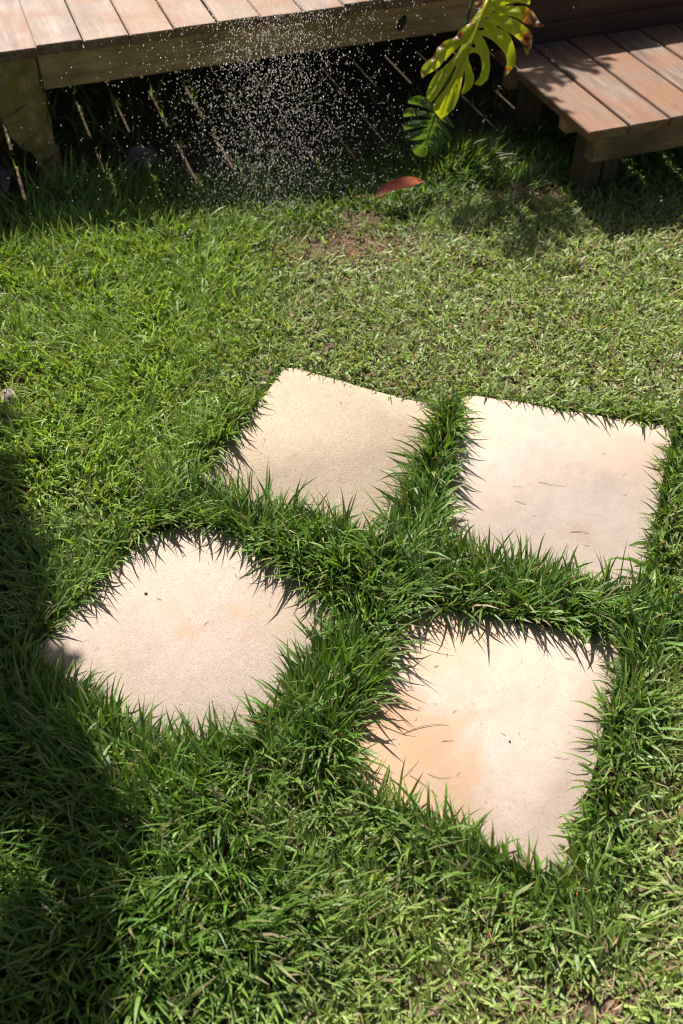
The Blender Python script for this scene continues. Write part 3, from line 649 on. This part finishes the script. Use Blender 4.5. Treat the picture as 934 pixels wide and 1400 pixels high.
for pts, r, mi, lab in TW:
    w = bez(*[un(u, v, PZ) for u, v in pts], 9); c = w.mean(0); c[2] = PZ; w = w - c; r *= .5; w[:, 2] = r + .0015 * np.sin(np.linspace(0, 3, 9))
    tag(link('dry_stalk', tube_mesh('dry_stalk', w, list(r * np.interp(np.linspace(0, 1, 9), [0, .3, 1], [.7, 1, .4])), 6), mat=(mtw, mtp)[mi], loc=c), lab, 'stalk', 'dry stalks lying on the slabs')

DP = []
for k, q in POLY.items():
    q = q if len(q) == 4 else q[[0, 2, 3, 5]]; a = rng.random((22, 2)); DP.append(q[0] + (q[1] - q[0]) * a[:, :1] * .94 + (q[3] - q[0]) * a[:, 1:] * .94 + (q[2] - q[1] - q[3] + q[0]) * a[:, :1] * a[:, 1:] * .9)
DP = np.concatenate(DP); nn = len(DP); dc = np.array([.20, .12, .06]) * rng.uniform(.4, 1.5, (nn, 1)); gg = rng.random(nn) < .3; dc[gg] = (.10, .13, .04)
dme = blades('slab_debris', DP, rng.uniform(.003, .016, nn), rng.uniform(.0005, .0014, nn), rng.uniform(0, 6.283, nn), np.full(nn, 1.54), rng.normal(0, .06, nn), dc, 3, z0=np.full(nn, PZ + .0012), curl=rng.normal(0, .8, nn), mat=M_DRY, blunt=.4)
tag(link('slab_debris', dme), 'tiny scattered dry grass bits lying on the paving slabs', 'debris', kind='stuff')

# ------------------------------------------------------------------ water spray
mw, nt, bs, out = newmat('water_drops')
bs.inputs['Base Color'].default_value = (.96, .91, .86, 1); bs.inputs['Roughness'].default_value = .12; bs.inputs['IOR'].default_value = 1.33; bs.inputs['Transmission Weight'].default_value = .35
tr = nd(nt, 'ShaderNodeBsdfTranslucent'); tr.inputs[0].default_value = (.96, .91, .86, 1); mx = nd(nt, 'ShaderNodeMixShader'); mx.inputs[0].default_value = .5
nt.links.new(bs.outputs[0], mx.inputs[1]); nt.links.new(tr.outputs[0], mx.inputs[2]); nt.links.new(mx.outputs[0], out.inputs[0])
g0 = un(372, 300)[:2]; cx, cy = g0 @ EX, g0 @ EY
nd_ = 11000; z = rng.uniform(.03, .85, nd_); kind = rng.random(nd_); sg = np.where(kind < .62, .125, np.where(kind < .93, .22, .42)) * (1.08 - .35 * z)
dx = rng.normal(0, 1, nd_) * sg + np.where(kind > .68, .02, 0); dy = rng.normal(0, .10, nd_)
D = (cx + dx + .05 * z)[:, None] * EX + (cy + dy)[:, None] * EY
D = np.concatenate([D, z[:, None]], 1)
ns = 260; s0 = un(420, 505)[:2]; sp = np.concatenate([s0 + rng.normal(0, 1, (ns, 2)) * [.17, .10], rng.uniform(.03, .14, (ns, 1))], 1)
D = np.concatenate([D, sp]); nd_ = len(D)
rad = rng.uniform(.00035, .00088, nd_) * np.where(rng.random(nd_) < .12, 1.35, 1); hl = rad * rng.uniform(1.4, 3.0, nd_); rad[-ns:] *= .55; hl[-ns:] = rad[-ns:]
vel = np.stack([rng.normal(-.16, .06, nd_), rng.normal(-.05, .06, nd_), -np.ones(nd_)], 1); vel /= np.linalg.norm(vel, axis=1, keepdims=True)
a1 = np.cross(vel, [1., 0, 0]); a1 /= np.linalg.norm(a1, axis=1, keepdims=True); b1 = np.cross(vel, a1)
T, FC = [(0, 0, -1)], []
for zz, rr in ((-.5, .85), (.25, .97), (.75, .6)):
    for k in range(6): T.append((rr * math.cos(k * math.pi / 3), rr * math.sin(k * math.pi / 3), zz))
T.append((0, 0, 1)); T = np.array(T)
for k in range(6):
    k2 = (k + 1) % 6; FC.append([0, 1 + k2, 1 + k]); FC.append([19, 13 + k, 13 + k2])
    for r in (1, 7): FC.append([r + k, r + k2, r + 6 + k2]); FC.append([r + k, r + 6 + k2, r + 6 + k])
FC = np.array(FC)
VD = D[:, None, :] + T[None, :, 0:1] * (a1 * rad[:, None])[:, None] + T[None, :, 1:2] * (b1 * rad[:, None])[:, None] + T[None, :, 2:3] * (vel * hl[:, None])[:, None]
LD = (FC.ravel()[None] + (np.arange(nd_) * 20)[:, None]).ravel()
sp_o = link('water_spray', np_mesh('water_spray', VD.reshape(-1, 3), LD, np.arange(len(LD) // 3) * 3), mat=mw)
tag(sp_o, 'spray of falling water drops in front of the dark deck underside', 'water spray', kind='stuff')
print('tris', sum(len(o.data.polygons) for o in scn.objects if o.type == 'MESH'), 'spray centre', cx, cy, 'leaf', big_o, sml_o)
